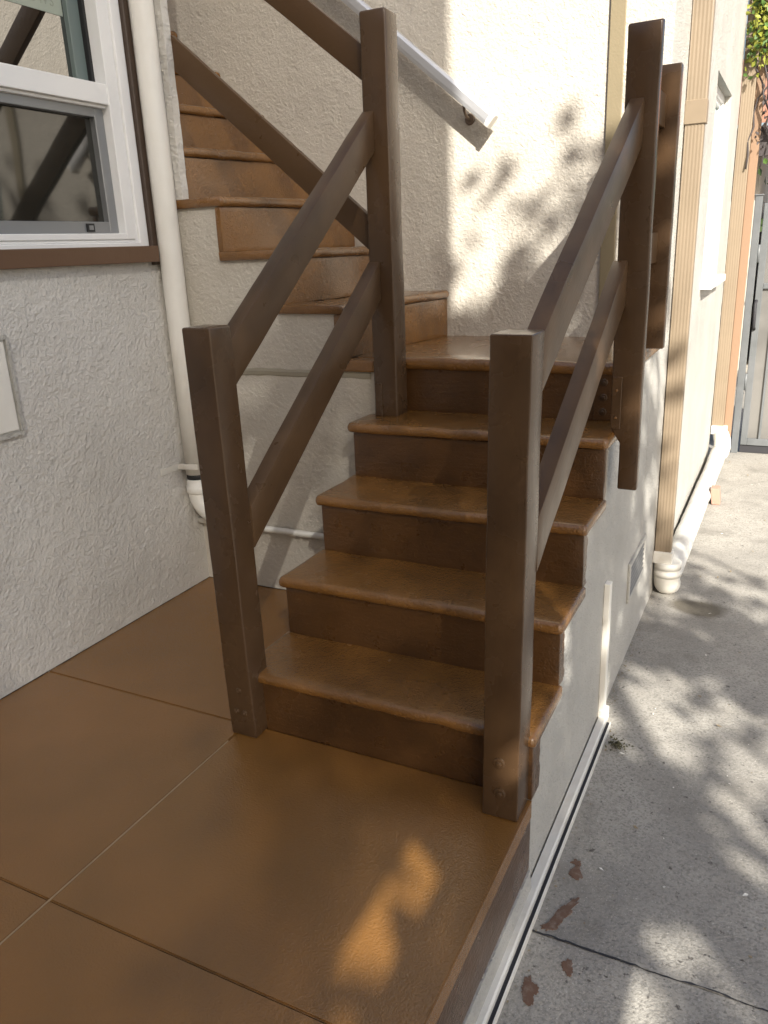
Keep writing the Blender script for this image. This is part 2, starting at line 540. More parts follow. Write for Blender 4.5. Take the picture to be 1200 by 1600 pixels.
# brown paint lapping over the stucco along the step ends
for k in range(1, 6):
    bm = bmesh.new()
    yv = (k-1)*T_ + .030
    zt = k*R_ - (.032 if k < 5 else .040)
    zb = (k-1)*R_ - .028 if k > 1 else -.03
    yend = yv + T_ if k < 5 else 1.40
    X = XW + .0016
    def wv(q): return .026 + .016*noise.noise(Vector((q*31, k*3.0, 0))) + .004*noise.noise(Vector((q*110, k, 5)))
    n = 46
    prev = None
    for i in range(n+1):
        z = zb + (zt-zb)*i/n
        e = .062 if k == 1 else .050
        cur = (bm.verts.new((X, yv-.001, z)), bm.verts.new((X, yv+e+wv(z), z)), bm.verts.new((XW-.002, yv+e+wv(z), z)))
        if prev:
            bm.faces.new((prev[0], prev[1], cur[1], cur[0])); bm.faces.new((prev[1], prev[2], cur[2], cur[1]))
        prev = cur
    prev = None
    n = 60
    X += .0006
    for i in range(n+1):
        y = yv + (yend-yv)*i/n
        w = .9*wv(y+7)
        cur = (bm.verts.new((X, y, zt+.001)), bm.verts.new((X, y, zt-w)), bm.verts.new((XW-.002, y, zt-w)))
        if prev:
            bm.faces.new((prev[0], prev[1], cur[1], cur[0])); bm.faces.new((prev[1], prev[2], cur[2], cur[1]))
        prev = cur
    link("paint_edge", bm, M_paint_shaded, st)

# upper flight, climbing to the left
def ub(j): return .013 - (j-1)*.2095
def uf(j): return -.082 - (j-1)*.229
def ux(j, y):
    t = (YB - y)/(YB-.85)
    return ub(j) + (uf(j)-ub(j))*t
for j in range(1, 9):
    z = ZL + j*R_
    yf = YF-.014 if j <= 3 else .897
    a0 = (ux(j, yf), yf); a1 = (ux(j, YB-.004), YB-.004)
    b0 = (ux(j+1, yf)-.03, yf); b1 = (ux(j+1, YB-.004)-.03, YB-.004)
    if j == 3:
        b0 = (-.802, yf)
    tread("tread", a0, a1, b0, b1, z, seed=40+j*2.3, n=22)
    yq = yf+.008
    xa, xb = ux(j, yq)-.016, ux(j, YB)-.016
    riser("riser", [(xa-.022, yq, z-R_), (xa, yq, z-R_), (xb, YB+.01, z-R_), (xb-.022, YB+.01, z-R_)],
          [(xa-.022, yq, z-.034), (xa, yq, z-.034), (xb, YB+.01, z-.034), (xb-.022, YB+.01, z-.034)], seed=60+j, material=M_paint)
# stucco wall under the upper flight
bm = bmesh.new()
xe = [.03] + [ux(j, YF)-.028 for j in (1, 2, 3)] + [XL-.02]
for j in range(4):
    box(bm, xe[j+1], xe[j], YF, YF+.03, -.3, ZL + j*R_ - (.032 if j else .038))
link("side_wall", bm, M_stucco, st)
bm = bmesh.new()
prism(bm, [(YF-.003, .862), (YF-.005, .876), (YF+.004, .893), (YF+.004, .855)], 'x', XL, .012)
bmesh.ops.subdivide_edges(bm, edges=[e for e in bm.edges if e.calc_length() > .3], cuts=30)
wobble(bm, .003, 18)
link("ledge", bm, M_ledge, st)

# ------------------------------------------------------------------ house walls
hs = thing("house", "cream stucco house around the stairs with white framed windows", "house", (-.9, 1.7, ZG))
H_ = 3.5
# left wall with window opening
WY0, WY1, WZ0, WZ1 = -.72, .747, 1.318, 2.75
bm = bmesh.new()
box(bm, -1.05, XL, -3.6, YF+.03, -.4, WZ0)
box(bm, -1.05, XL, WY1, YF+.03, WZ0, WZ1)
box(bm, -1.05, XL, -3.6, WY0, WZ0, WZ1)
box(bm, -1.05, XL, -3.6, YF+.03, WZ1, H_)
link("wall", bm, M_stucco_rough, hs)
# narrow return beside the pipe
bm = bmesh.new()
box(bm, XL+.0005, -.714, YF-.004, YF+.03, ZL+3*R_-.002, H_)
bmesh.ops.subdivide_edges(bm, edges=[e for e in bm.edges if e.calc_length() > .5], cuts=120)
for v in bm.verts:
    if v.co.x > -.75:
        v.co.x += .0025*noise.noise(Vector((0, v.co.y*5, v.co.z*20))) + .0015*noise.noise(Vector((0, 3, v.co.z*70)))
link("wall", bm, M_stucco_rough, hs)
bm = bmesh.new()
box(bm, -4.0, XL-.255, .70, YF+.028, -.4, H_)
link("wall", bm, M_stucco, hs)
# wall behind the landing
bm = bmesh.new()
box(bm, -4.0, XW, YB, YB+.3, -.6, H_)
link("wall", bm, M_stucco, hs)
# right side wall with window
VY0, VY1, VZ0, VZ1 = 3.16, 4.06, 1.045, 2.055
bm = bmesh.new()
Y1 = 4.68
box(bm, .45, XW+.0004, YB+.001, Y1, -.6, VZ0)
box(bm, .45, XW+.0004, YB+.001, VY0, VZ0, VZ1)
box(bm, .45, XW+.0004, VY1, Y1, VZ0, VZ1)
box(bm, .45, XW+.0004, YB+.001, Y1, VZ1, H_)
link("wall", bm, M_stucco_side, hs)
# khaki strip on the landing wall
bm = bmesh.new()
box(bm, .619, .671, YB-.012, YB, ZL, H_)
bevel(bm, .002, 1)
link("khaki_strip", bm, M_khaki, hs)
# access panel on the left wall
pn = bmesh.new()
box(pn, XL, XL+.007, -.34, .070, .805, 1.070)
bevel(pn, .002, 1)
panel = link("access_panel", pn, M_pvc, hs)
bm = bmesh.new()
for (a, b, c, d) in ((-.352, .084, 1.076, 1.088), (-.352, .084, .787, .799), (.076, .087, .799, 1.076)):
    box(bm, XL, XL+.011, a, b, c, d)
link("panel_frame", bm, M_stucco_side, panel)
# roof (keeps the walls from ending in the sky)
bm = bmesh.new()
box(bm, -4.2, XL+.1, -3.9, .89, H_, H_+.12)
box(bm, -4.2, XW+.1, YB+.05, Y1+.2, H_, H_+.12)
link("roof", bm, M_tile, hs)

# left window -------------------------------------------------------
bm = bmesh.new()                       # outer white frame, stepped
def ring(bm, x0, x1, y0, y1, z0, z1, w):
    box(bm, x0, x1, y0, y0+w, z0, z1); box(bm, x0, x1, y1-w, y1, z0, z1)
    box(bm, x0, x1, y0+w, y1-w, z0, z0+w); box(bm, x0, x1, y0+w, y1-w, z1-w, z1)
def ring2(bm, x0, x1, y0, y1, z0, z1, ws, wb):
    box(bm, x0, x1, y0, y0+ws, z0, z1); box(bm, x0, x1, y1-ws, y1, z0, z1)
    box(bm, x0, x1, y0+ws, y1-ws, z0, z0+wb); box(bm, x0, x1, y0+ws, y1-ws, z1-wb, z1)
ring2(bm, XL-.10, XL+.004, WY0, WY1, WZ0, WZ1, .042, .022)
ring2(bm, XL-.10, XL-.006, WY0+.0421, WY1-.0421, WZ0+.0221, WZ1-.0221, .016, .010)
ring2(bm, XL-.10, XL-.001, WY0+.0582, WY1-.0582, WZ0+.0322, WZ1-.0322, .040, .020)
bevel(bm, .0025, 1)
win = link("window", bm, M_vinyl, hs)
fy0, fy1, fz0, fz1 = WY0+.0985, WY1-.0985, WZ0+.0525, WZ1-.0525
ZM = 1.800
bm = bmesh.new()
box(bm, XL-.060, XL-.006, fy0-.028, fy1+.014, ZM-.030, ZM+.032)
box(bm, XL-.064, XL-.020, fy0-.028, fy1+.008, ZM-.040, ZM-.0301)
bevel(bm, .003, 2)
link("meeting_rail", bm, M_vinyl, win)
bm = bmesh.new()                       # lower sash / insect screen frame
ring2(bm, XL-.066, XL-.034, fy0, fy1, fz0+.0002, ZM-.03, .040, .038)
bevel(bm, .002, 1)
link("screen_frame", bm, M_alu, win)
bm = bmesh.new()
box(bm, XL-.034, XL-.028, .500, .532, fz0+.006, fz0+.032)
lt = link("latch", bm, M_black, win)
bm = bmesh.new()
box(bm, XL-.028, XL-.026, .507, .525, fz0+.012, fz0+.026)
link("latch", bm, M_alu, win)
bm = bmesh.new()
box(bm, XL-.075, XL-.058, fy0+.02, fy1-.02, fz0, ZM-.035)
link("pane", bm, M_screen, win)
bm = bmesh.new()                       # upper sash
ring(bm, XL-.090, XL-.0645, fy0+.004, fy1-.012, ZM-.022, fz1, .050)
bevel(bm, .002, 1)
link("sash", bm, M_teal, win)
bm = bmesh.new()
box(bm, XL-.091, XL-.050, fy1-.0118, fy1+.002, ZM+.0321, fz1)
link("gasket", bm, M_black, win)
bm = bmesh.new()
box(bm, XL-.100, XL-.083, fy0+.03, fy1-.04, ZM-.01, fz1-.02)
link("pane", bm, M_glass, win)
# sticker inside the upper pane: pale paper with lettering
bm = bmesh.new()
box(bm, XL-.0828, XL-.0806, .315, .580, 2.022, 2.25)
stk = link("sticker", bm, M_paper, win)
cu = bpy.data.curves.new("sticker_text", 'FONT')
cu.body = "WINDOWS"; cu.size = .040; cu.align_x = 'RIGHT'; cu.extrude = .0003; cu.space_character = 1.18
to = bpy.data.objects.new("sticker_text", cu)
COL.objects.link(to)
bpy.context.view_layer.update()
me = bpy.data.meshes.new_from_object(to.evaluated_get(bpy.context.evaluated_depsgraph_get()))
bpy.data.objects.remove(to)
tx = bpy.data.objects.new("sticker_text", me)
me.materials.append(M_ink)
COL.objects.link(tx)
me.transform(Matrix.Translation((XL-.0800, .550, 2.043)) @ Matrix.Rotation(math.pi/2, 4, 'Z') @ Matrix.Rotation(math.pi/2, 4, 'X'))
par(tx, win)
bm = bmesh.new()
box(bm, XL-.0803, XL-.0797, .41, .555, 2.093, 2.13)
link("sticker_band", bm, M_gold, win)
# brown sill and side casing
bm = bmesh.new()
box(bm, XL+.0045, XL+.032, WY0-.05, .762, 1.272, 1.327)
bevel(bm, .003, 2)
link("window_sill", bm, M_brownwood, win)
bm = bmesh.new()
box(bm, XL+.0002, XL+.020, .7475, .7755, 1.262, 3.2)
bevel(bm, .003, 1)
link("casing", bm, M_darkwood, win)
# dark room behind
bm = bmesh.new()
box(bm, -1.6, -1.04, WY0-.2, WY1+.05, WZ0-.2, WZ1+.2)
link("interior", bm, M_dark, hs)

# right window ------------------------------------------------------
bm = bmesh.new()
xr = XW-.062
ring(bm, xr-.03, xr+.022, VY0+.001, VY1-.001, VZ0+.001, VZ1-.001, .040)
ring(bm, xr-.03, xr+.008, VY0+.0412, VY1-.0412, VZ0+.0412, VZ1-.0412, .026)
bevel(bm, .002, 1)
w2 = link("window", bm, M_vinyl, hs)
bm = bmesh.new()
box(bm, xr-.03, xr-.008, VY0+.06, VY1-.06, VZ0+.06, VZ1-.06)
link("pane", bm, M_glassblue, w2)
bm = bmesh.new()
box(bm, xr, XW+.058, VY0-.04, VY1-.03, VZ0-.040, VZ0-.0005)
bevel(bm, .004, 2)
link("window_sill", bm, M_vinyl, w2)
# crawl-space vent low on the side wall: frame and slanted blades
bm = bmesh.new()
ring(bm, XW, XW+.010, 1.315, 1.675, -.045, .118, .018)
bevel(bm, .002, 1)
vent = link("vent", bm, M_stucco_side, hs)
for i in range(6):
    bm = bmesh.new()
    z = -.022 + i*.021
    hexa(bm, [(XW+.001, 1.334, z), (XW+.008, 1.334, z-.006), (XW+.008, 1.656, z-.006), (XW+.001, 1.656, z)],
         [(XW+.001, 1.334, z+.003), (XW+.008, 1.334, z-.003), (XW+.008, 1.656, z-.003), (XW+.001, 1.656, z+.003)])
    link("blade", bm, M_gatepanel, vent)
bm = bmesh.new()
box(bm, XW+.0006, XW+.0012, 1.333, 1.657, -.027, .100)
link("vent_back", bm, M_gate, vent)

bm = bmesh.new()
prev = None
for i in range(420):
    y = -1.9 + (YF+1.9)*i/419
    w = max(.0004, .0042 + .0045*noise.noise(Vector((0, y*16, 2))) + .0025*noise.noise(Vector((0, y*70, 7))))
    cur = (bm.verts.new((XL-.002, y, .0016)), bm.verts.new((XL+w, y, .0014)))
    if prev:
        bm.faces.new((prev[0], prev[1], cur[1], cur[0]))
    prev = cur
link("base_gap", bm, M_dirt, hs)
bm = bmesh.new()
prev = None
for i in range(300):
    x = XL + (.02-XL)*i/299
    w = max(.0004, .004 + .0045*noise.noise(Vector((x*16, 0, 2))) + .0025*noise.noise(Vector((x*70, 0, 7))))
    cur = (bm.verts.new((x, YF+.002, .0016)), bm.verts.new((x, YF-w, .0014)))
    if prev:
        bm.faces.new((prev[0], prev[1], cur[1], cur[0]))
    prev = cur
link("base_gap", bm, M_dirt, st)

# ------------------------------------------------------------------ railings
def post(name, parent, x0, x1, y0, y1, z0, z1, lean=(0, 0), topslope=0.0, seed=0, notch=None, bev=.006):
    bm = bmesh.new()
    n = 26
    rows = []
    for i in range(n+1):
        t = i/n
        z = z0+(z1-z0)*t
        dx, dy = lean[0]*t, lean[1]*t
        xa, xb, ya, yb = x0, x1, y0, y1
        if notch and z < notch[0]:
            xa = max(xa, notch[1])
        rows.append([bm.verts.new((xa+dx, ya+dy, z)), bm.verts.new((xb+dx, ya+dy, z)),
                     bm.verts.new((xb+dx, yb+dy, z)), bm.verts.new((xa+dx, yb+dy, z))])
    for v, s in zip(rows[-1], (0, 0, 1, 1)):
        v.co.z += topslope*s
    for a, b in zip(rows, rows[1:]):
        for k in range(4):
            j = (k+1) % 4
            bm.faces.new((a[k], a[j], b[j], b[k]))
    bm.faces.new(rows[0][::-1]); bm.faces.new(rows[-1])
    bmesh.ops.recalc_face_normals(bm, faces=bm.faces)
    es = [e for e in bm.edges if e.calc_face_angle(0) > .6]
    bmesh.ops.bevel(bm, geom=es, offset=bev, segments=3, affect='EDGES', profile=.5)
    wobble(bm, .0014, 6, seed)
    wobble(bm, .0006, 30, seed)
    o = link(name, bm, M_post, parent)
    return auto_smooth(o, .5)

def rail(parent, lo, hi, material=None, seed=0, bev=.0035):
    bm = bmesh.new()
    n = 20
    lo = [Vector(p) for p in lo]; hi = [Vector(p) for p in hi]
    rows = [[bm.verts.new(a.lerp(b, i/n)) for a, b in zip(lo, hi)] for i in range(n+1)]
    for a, b in zip(rows, rows[1:]):
        for k in range(4):
            j = (k+1) % 4
            bm.faces.new((a[k], a[j], b[j], b[k]))
    bm.faces.new(rows[0][::-1]); bm.faces.new(rows[-1])
    bmesh.ops.recalc_face_normals(bm, faces=bm.faces)
    es = [e for e in bm.edges if e.calc_face_angle(0) > .6]
    bmesh.ops.bevel(bm, geom=es, offset=bev, segments=2, affect='EDGES', profile=.6)
    wobble(bm, .0012, 7, seed)
    o = link("rail", bm, material or M_rail, parent)
    return auto_smooth(o, .5)

def yrail(parent, y0, x0a, x0b, zt0, y1, x1a, x1b, zt1, th, seed=0, material=None):
    lo = [(x0a, y0, zt0-th), (x0b, y0, zt0-th), (x0b, y0, zt0), (x0a, y0, zt0)]
    hi = [(x1a, y1, zt1-th), (x1b, y1, zt1-th), (x1b, y1, zt1), (x1a, y1, zt1)]
    return rail(parent, lo, hi, material, seed)

def bolt(parent, c, r=.011, axis=(0, -1, 0)):
    bm = bmesh.new()
    c = Vector(c); d = Vector(axis)
    tube(bm, [c-d*.002, c+d*.0015, c+d*.0028], [r*1.45, r*1.45, r*1.15], 16)
    tube(bm, [c+d*.0025, c+d*.0055, c+d*.0068], [r*.75, r*.7, r*.4], 12)
    for f in bm.faces:
        f.smooth = False
    return link("bolt", bm, M_post, parent)

lr = thing("railing", "brown wooden railing left of the steps, its upper rails climbing on to the left", "railing", (.03, 0, 0))
p_ll = post("post", lr, -.014, .071, -.040, .046, .001, 1.124, lean=(-.010, 0), seed=2)
p_tl = post("post", lr, .034, .121, .836, .922, 4*R_-.004, 1.955, lean=(.004, 0), seed=5, bev=.008)
for c in ((.028, -.0405, .146), (.014, -.0405, .080), (.040, -.0405, .078)):
    bolt(p_ll, c, .006)
bm = bmesh.new()
box(bm, .040, .066, .831, .8355, 4*R_, 4*R_+.112)
bevel(bm, .0015, 1)
link("plate", bm, M_post, p_tl)
yrail(lr, .043, .014, .056, 1.085, .8355, .036, .076, 1.686, .116, 11)
yrail(lr, .043, .028, .070, .660, .8355, .036, .078, 1.246, .118, 12)
# rails of the upper flight (2x4 on edge)
def xrail(parent, x0, zt0, x1, zt1, y0, y1, th, seed):
    lo = [(x0, y0, zt0-th), (x0, y1, zt0-th), (x0, y1, zt0), (x0, y0, zt0)]
    hi = [(x1, y0, zt1-th), (x1, y1, zt1-th), (x1, y1, zt1), (x1, y0, zt1)]
    return rail(parent, lo, hi, M_railx, seed)
xrail(lr, .036, 1.372, -.712, 2.006, .888, .914, .112, 14)
xrail(lr, .036, 1.866, -1.0, 2.690, .888, .914, .104, 15)

rr = thing("railing", "brown wooden railing right of the steps with short level rails beside the landing", "railing", (.8, 0, 0))
p_lr = post("post", rr, .748, .834, -.078, .010, .001, 1.120, lean=(.016, .004), seed=8, bev=.004)
p_tr = post("post", rr, .836, .922, .795, .832, .566, 1.802, lean=(-.004, 0), topslope=.008, seed=9, notch=(4*R_+.006, .866), bev=.006)
p_bd = post("post", rr, .818, .910, 1.250, 1.292, ZL+.003, 1.778, seed=10, bev=.004)
for c in ((.790, -.0785, .152), (.792, -.0785, .070)):
    bolt(p_lr, c, .010)
bm = bmesh.new()
box(bm, .838, .866, .790, .7945, 4*R_+.012, 4*R_+.165)
bevel(bm, .0015, 1)
pl = link("plate", bm, M_post, p_tr)
for zz in (.045, .125):
    bm = bmesh.new()
    tube(bm, [(.852, .7905, 4*R_+zz), (.852, .787, 4*R_+zz)], [.005, .003], 10)
    link("bolt", bm, M_paint, p_tr)
bm = bmesh.new()
box(bm, .755, .835, .9405, .9465, 4*R_+.004, 4*R_+.150)
bevel(bm, .002, 1)
pl2 = link("plate", bm, M_paint_shaded, p_tr)
for zz in (.030, .075, .122):
    bolt(p_tr, (.785, .940, 4*R_+zz), .008)
yrail(rr, .011, .806, .846, 1.108, .7955, .846, .884, 1.630, .118, 17)
yrail(rr, .010, .806, .845, .722, .7955, .822, .863, 1.228, .122, 18)
def lrail(z0, z1, s):
    lo = [(.832, .826, z0), (.872, .826, z0), (.872, .826, z1), (.832, .826, z1)]
    hi = [(.832, 1.2545, z0), (.872, 1.2545, z0), (.872, 1.2545, z1), (.832, 1.2545, z1)]
    rail(rr, lo, hi, M_railx, s)
lrail(1.602, 1.694, 21)
lrail(1.205, 1.297, 22)

# metal handrail on the landing wall
hr = thing("wall_handrail", "white metal handrail sloping along the wall above the upper flight", "handrail", (0, YB, 1.7))
S0 = Vector((.205, 1.536, 1.722)); S1 = Vector((-1.6, 1.536, 3.245))
dv = (S1-S0).normalized(); nv = Vector((0, 1, 0)).cross(dv); nv = -nv if nv.z < 0 else nv
bm = bmesh.new()
prof = [(a*1.12, b*1.18) for a, b in ((-.016, -.020), (.016, -.020), (.019, -.008), (.019, .012), (.012, .020), (-.012, .020), (-.019, .012), (-.019, -.008))]
ra = [bm.verts.new(S0 + Vector((0, a, 0)) + nv*b) for a, b in prof]
rb = [bm.verts.new(S1 + Vector((0, a, 0)) + nv*b) for a, b in prof]
bm.faces.new(ra); bm.faces.new(rb[::-1])
for k in range(8):
    j = (k+1) % 8
    bm.faces.new((ra[k], ra[j], rb[j], rb[k]))
bevel(bm, .002, 1)
rail_o = link("bar", bm, M_steel, hr)
bm = bmesh.new()
c0 = S0 - dv*.016
ra = [bm.verts.new(S0 + dv*.004 + Vector((0, a*1.12, 0)) + nv*b*1.12) for a, b in prof]
rb = [bm.verts.new(c0 + Vector((0, a*1.12, 0)) + nv*b*1.12) for a, b in prof]
bm.faces.new(ra); bm.faces.new(rb[::-1])
for k in range(8):
    j = (k+1) % 8
    bm.faces.new((ra[k], ra[j], rb[j], rb[k]))
bevel(bm, .002, 1)
link("end_cap", bm, M_pvc, hr)
for q in (.115, 1.35):
    b0 = S0 + dv*q - nv*.022
    bm = bmesh.new()
    tube(bm, [b0, b0+Vector((0, .004, -.018)), b0+Vector((0, .025, -.034)), b0+Vector((0, YB-1.536-.006, -.040))], .0055, 10)
    tube(bm, [Vector((b0.x, YB-.008, b0.z-.040)), Vector((b0.x, YB-.001, b0.z-.040))], [.017, .021], 18)
    link("bracket", bm, M_rust, hr)

# ------------------------------------------------------------------ pipes on the left
dp = thing("drainpipe", "thick cream drainpipe beside the window, ending in an elbow low in the corner", "drainpipe", (-.75, .80, .3))
pc = (-.752, .803)
bm = bmesh.new()
tube(bm, [(pc[0], pc[1], z) for z in (.475, 1.0, 1.6, 2.4, 3.4, 4.55)], .0405, 28)
wobble(bm, .001, 3)
link("pipe", bm, M_pvc, dp)
bm = bmesh.new()
tube(bm, [(pc[0], pc[1], .450), (pc[0], pc[1], .480)], .0385, 24)
link("rubber_ring", bm, M_black, dp)
bm = bmesh.new()
tube(bm, [(pc[0], pc[1], z) for z in (.455, .452, .428, .4275, .400, .397)], [.041, .0425, .0425, .046, .046, .043], 28)
link("coupling", bm, M_pvc, dp)
bm = bmesh.new()
pth = arc((pc[0]+.085, pc[1], .40), .085, (-1, 0, 0), (0, 0, -1), 0, math.pi/2*.92, 10)
pth += [pth[-1] + Vector((.05, .012, -.004)), pth[-1] + Vector((.10, .07, -.006))]
tube(bm, pth, .041, 26)
link("elbow", bm, M_pvc, dp)
bm = bmesh.new()
box(bm, XL+.0005, XL+.003, .655, .76, .498, .522)
hexa(bm, [(XL+.003, .752, .500), (-.712, .765, .500), (-.712, .768, .500), (XL+.003, .755, .500)],
     [(XL+.003, .752, .522), (-.712, .765, .522), (-.712, .768, .522), (XL+.003, .755, .522)])
link("strap", bm, M_pvcw, dp)
cp = bmesh.new()
tube(cp, [(XL+.002, YF-.022, .262), (XL+.03, YF-.022, .262), (.012, YF-.020, .262)], .0125, 14)
tag(link("conduit", cp, M_pvcw), "thin white conduit running low along the stucco wall behind the left post", "conduit")

# ------------------------------------------------------------------ downspouts and ground drain on the right
def spout(parent, x0, x1, y0, y1, z0, z1, name="pipe"):
    bm = bmesh.new()
    n = 5                                       # ribs pressed into each face
    prof = []
    for i in range(n*4+1):
        t = i/(n*4)
        prof.append((x0+.004+(x1-x0-.008)*t, y0 + (.0011 if i % 4 in (1, 2) else 0)))
    for i in range(9):
        t = i/8
        prof.append((x1 - (.0011 if i % 4 in (1, 2) else 0), y0+.004+(y1-y0-.008)*t))
    prof += [(x1-.004, y1), (x0, y1), (x0, y0+.004)]
    prism(bm, prof, 'z', z0, z1)
    return auto_smooth(link(name, bm, M_tan, parent), .9)

d1 = thing("downspout", "tan ribbed downspout nearest the stairs, dropping into a white elbow", "downspout", (.87, 2.03, -.1))
spout(d1, .8315, .909, 2.0, 2.052, 1.70, H_)
spout(d1, .8335, .906, 2.003, 2.050, -.085, 1.71)
bm = bmesh.new()
box(bm, .8312, .912, 1.997, 2.055, 1.690, 1.775)
bevel(bm, .002, 1)
link("collar", bm, M_tan, d1)
d2 = thing("downspout", "far tan downspout at the end of the wall beside the grey gate", "downspout", (.88, 4.7, -.1))
spout(d2, .832, .918, 4.69, 4.75, -.10, H_)
bm = bmesh.new()
box(bm, .9185, .972, 4.715, 4.765, -.15, H_)
bevel(bm, .003, 1)
tag(link("corner_post", bm, M_orange), "orange tan square post standing against the far downspout", "post")

gd = thing("drain_pipe", "white plastic drain pipe lying on the path along the wall between two downspouts", "drain pipe", (.90, 3.3, ZG))
bm = bmesh.new()                       # near adapter and elbow
box(bm, .8312, .914, 1.992, 2.060, -.135, -.078)
bevel(bm, .003, 1)
link("adapter", bm, M_pvcw, gd)
cx, cy = .893, 2.035
bm = bmesh.new()
tube(bm, [(cx, cy, z) for z in (-.130, -.133, -.160, -.1605, -.175, -.1755, -.200)], [.054, .060, .060, .0575, .0575, .060, .060], 28)
link("coupling", bm, M_pvcw, gd)
bm = bmesh.new()
pth = arc((cx, cy+.065, -.195), .065, (0, -1, 0), (0, 0, -1), 0, math.pi/2*.80, 9)
zpipe = ZG + .060
tube(bm, [Vector((cx, cy, -.18))] + pth, .0585, 28)
for v in bm.verts:
    v.co.z = max(v.co.z, ZG+.003)
link("elbow", bm, M_pvcw, gd)
bm = bmesh.new()
n = 60
tube(bm, [(.890+.020*i/n, 2.085+(4.55-2.085)*i/n, zpipe-.008+.03*(max(0, i/n-.8)*5)**2*.6 if i/n > .8 else zpipe-.008) for i in range(n+1)], .0525, 28)
wobble(bm, .0035, 12, 3)
link("pipe", bm, M_wrap, gd)
bm = bmesh.new()                       # far elbow
tube(bm, [(.928, 4.52, -.225), (.928, 4.60, -.205), (.922, 4.665, -.165), (.905, 4.70, -.125)], [.052, .058, .058, .056], 26)
link("elbow", bm, M_pvcw, gd)
bm = bmesh.new()
box(bm, .836, .946, 4.672, 4.76, -.125, -.062)
bevel(bm, .003, 1)
link("adapter", bm, M_pvcw, gd)

# plastic channel along the foot of the stair wall, with a dark slot
ch = thing("floor_channel", "white plastic channel with a dark slot along the foot of the stair wall", "cable channel", (.85, .25, ZG))
bm = bmesh.new()
pr = [(.832, ZG), (.832, ZG+.020), (.836, ZG+.030), (.858, ZG+.031), (.863, ZG+.027), (.863, ZG)]
prism(bm, pr, 'y', -2.6, .865)
link("cover", bm, M_pvcw, ch)
bm = bmesh.new()
prism(bm, [(.8632, ZG), (.8632, ZG+.012), (.8735, ZG+.010), (.8735, ZG)], 'y', -2.6, .86)
link("slot", bm, M_dark, ch)
bm = bmesh.new()
prism(bm, [(.8737, ZG), (.8737, ZG+.017), (.8775, ZG+.016), (.8775, ZG)], 'y', -2.6, .855)
link("lip", bm, M_pvcw, ch)
bm = bmesh.new()
box(bm, XW+.0003, XW+.020, .862, .898, ZG+.03, .222)
bevel(bm, .003, 2)
wc = thing("wall_conduit", "narrow cream conduit rising up the stair side wall from the floor channel", "conduit", (.84, .88, ZG))
link("cover", bm, M_pvc, wc)
bm = bmesh.new()
box(bm, XW+.0003, XW+.030, .852, .908, ZG, ZG+.048)
bevel(bm, .004, 2)
link("base", bm, M_pvc, wc)

# ------------------------------------------------------------------ far end: gate and what stands behind
gt = thing("gate", "grey metal gate with pale sheet panels at the far end of the path", "gate", (1.05, 4.88, ZG))
GX0, GX1, GZ0, GZ1 = 1.035, 2.25, -.235, 1.47
bm = bmesh.new()
ring(bm, GX0, GX1, 4.86, 4.90, GZ0, GZ1, .05) if False else None
for (a, b, c, d) in ((GX0, GX0+.045, GZ0, GZ1), (GX1-.045, GX1, GZ0, GZ1), (GX0+.045, GX1-.045, GZ0, GZ0+.05), (GX0+.045, GX1-.045, GZ1-.05, GZ1), (GX0+.045, GX1-.045, .90, .94)):
    box(bm, a, b, 4.86, 4.90, c, d)
bevel(bm, .003, 1)
link("frame", bm, M_gate, gt)
bm = bmesh.new()
box(bm, GX0+.044, GX1-.044, 4.882, 4.886, GZ0+.04, GZ1-.04)
link("sheet", bm, M_gatepanel, gt)
bm = bmesh.new()
box(bm, GX0, GX1, 4.872, 4.890, ZG+.003, GZ0-.001)
link("bottom_strip", bm, M_dark, gt)  # dark strip standing in for the shade beneath the gate
x = GX0+.12
while x < GX1-.08:
    bm = bmesh.new()
    box(bm, x, x+.014, 4.866, 4.8815, GZ0+.05, GZ1-.05)
    link("bar", bm, M_gate, gt)
    x += .095
bm = bmesh.new()
tube(bm, [(GX0+.015, 4.855, .62), (GX0+.012, 4.83, .64), (GX0+.008, 4.83, .80), (GX0+.012, 4.855, .82)], .011, 10)
link("handle", bm, M_dark, gt)
bm = bmesh.new()
tube(bm, [(GX0-.006, 4.86, .18), (GX0-.006, 4.86, .30)], .009, 10)
link("hinge", bm, M_gate, gt)
bm = bmesh.new()
tube(bm, [(GX0-.006, 4.86, 1.08), (GX0-.006, 4.86, 1.2)], .009, 10)
link("hinge", bm, M_gate, gt)
bm = bmesh.new()
box(bm, .974, 1.022, 4.84, 4.89, ZG, 1.52)
box(bm, .968, 1.028, 4.834, 4.896, 1.52, 1.53)
bevel(bm, .003, 1)
tag(link("gate_post", bm, M_gate), "grey metal post that the far gate hangs on, next to the downspout", "post")
# brick block leaning on the drain pipe
bm = bmesh.new()
box(bm, .962, 1.012, 3.48, 3.56, ZG+.002, ZG+.105)
bevel(bm, .005, 2)
for v in bm.verts:
    v.co.x -= (v.co.z-ZG)*.12
tag(link("brick", bm, M_brick), "pinkish terracotta brick standing against the white drain pipe", "brick")

# leaves ------------------------------------------------------------
def leaf(bm, c, size, mi=0, up=.3):
    d = Vector((random.gauss(0, 1), random.gauss(0, 1), random.gauss(0, 1)*.6+up)).normalized()
    t = d.orthogonal().normalized()
    t.rotate(Matrix.Rotation(random.random()*6.28, 3, d))
    s = d.cross(t)
    L, w = size*(.7+.6*random.random()), size*.34
    pts = [c-t*L*.5, c+s*w*.8-t*L*.1+d*L*.06, c+t*L*.5, c-s*w*.8-t*L*.1+d*L*.06]
    f = bm.faces.new([bm.verts.new(p) for p in pts])
    f.material_index = mi

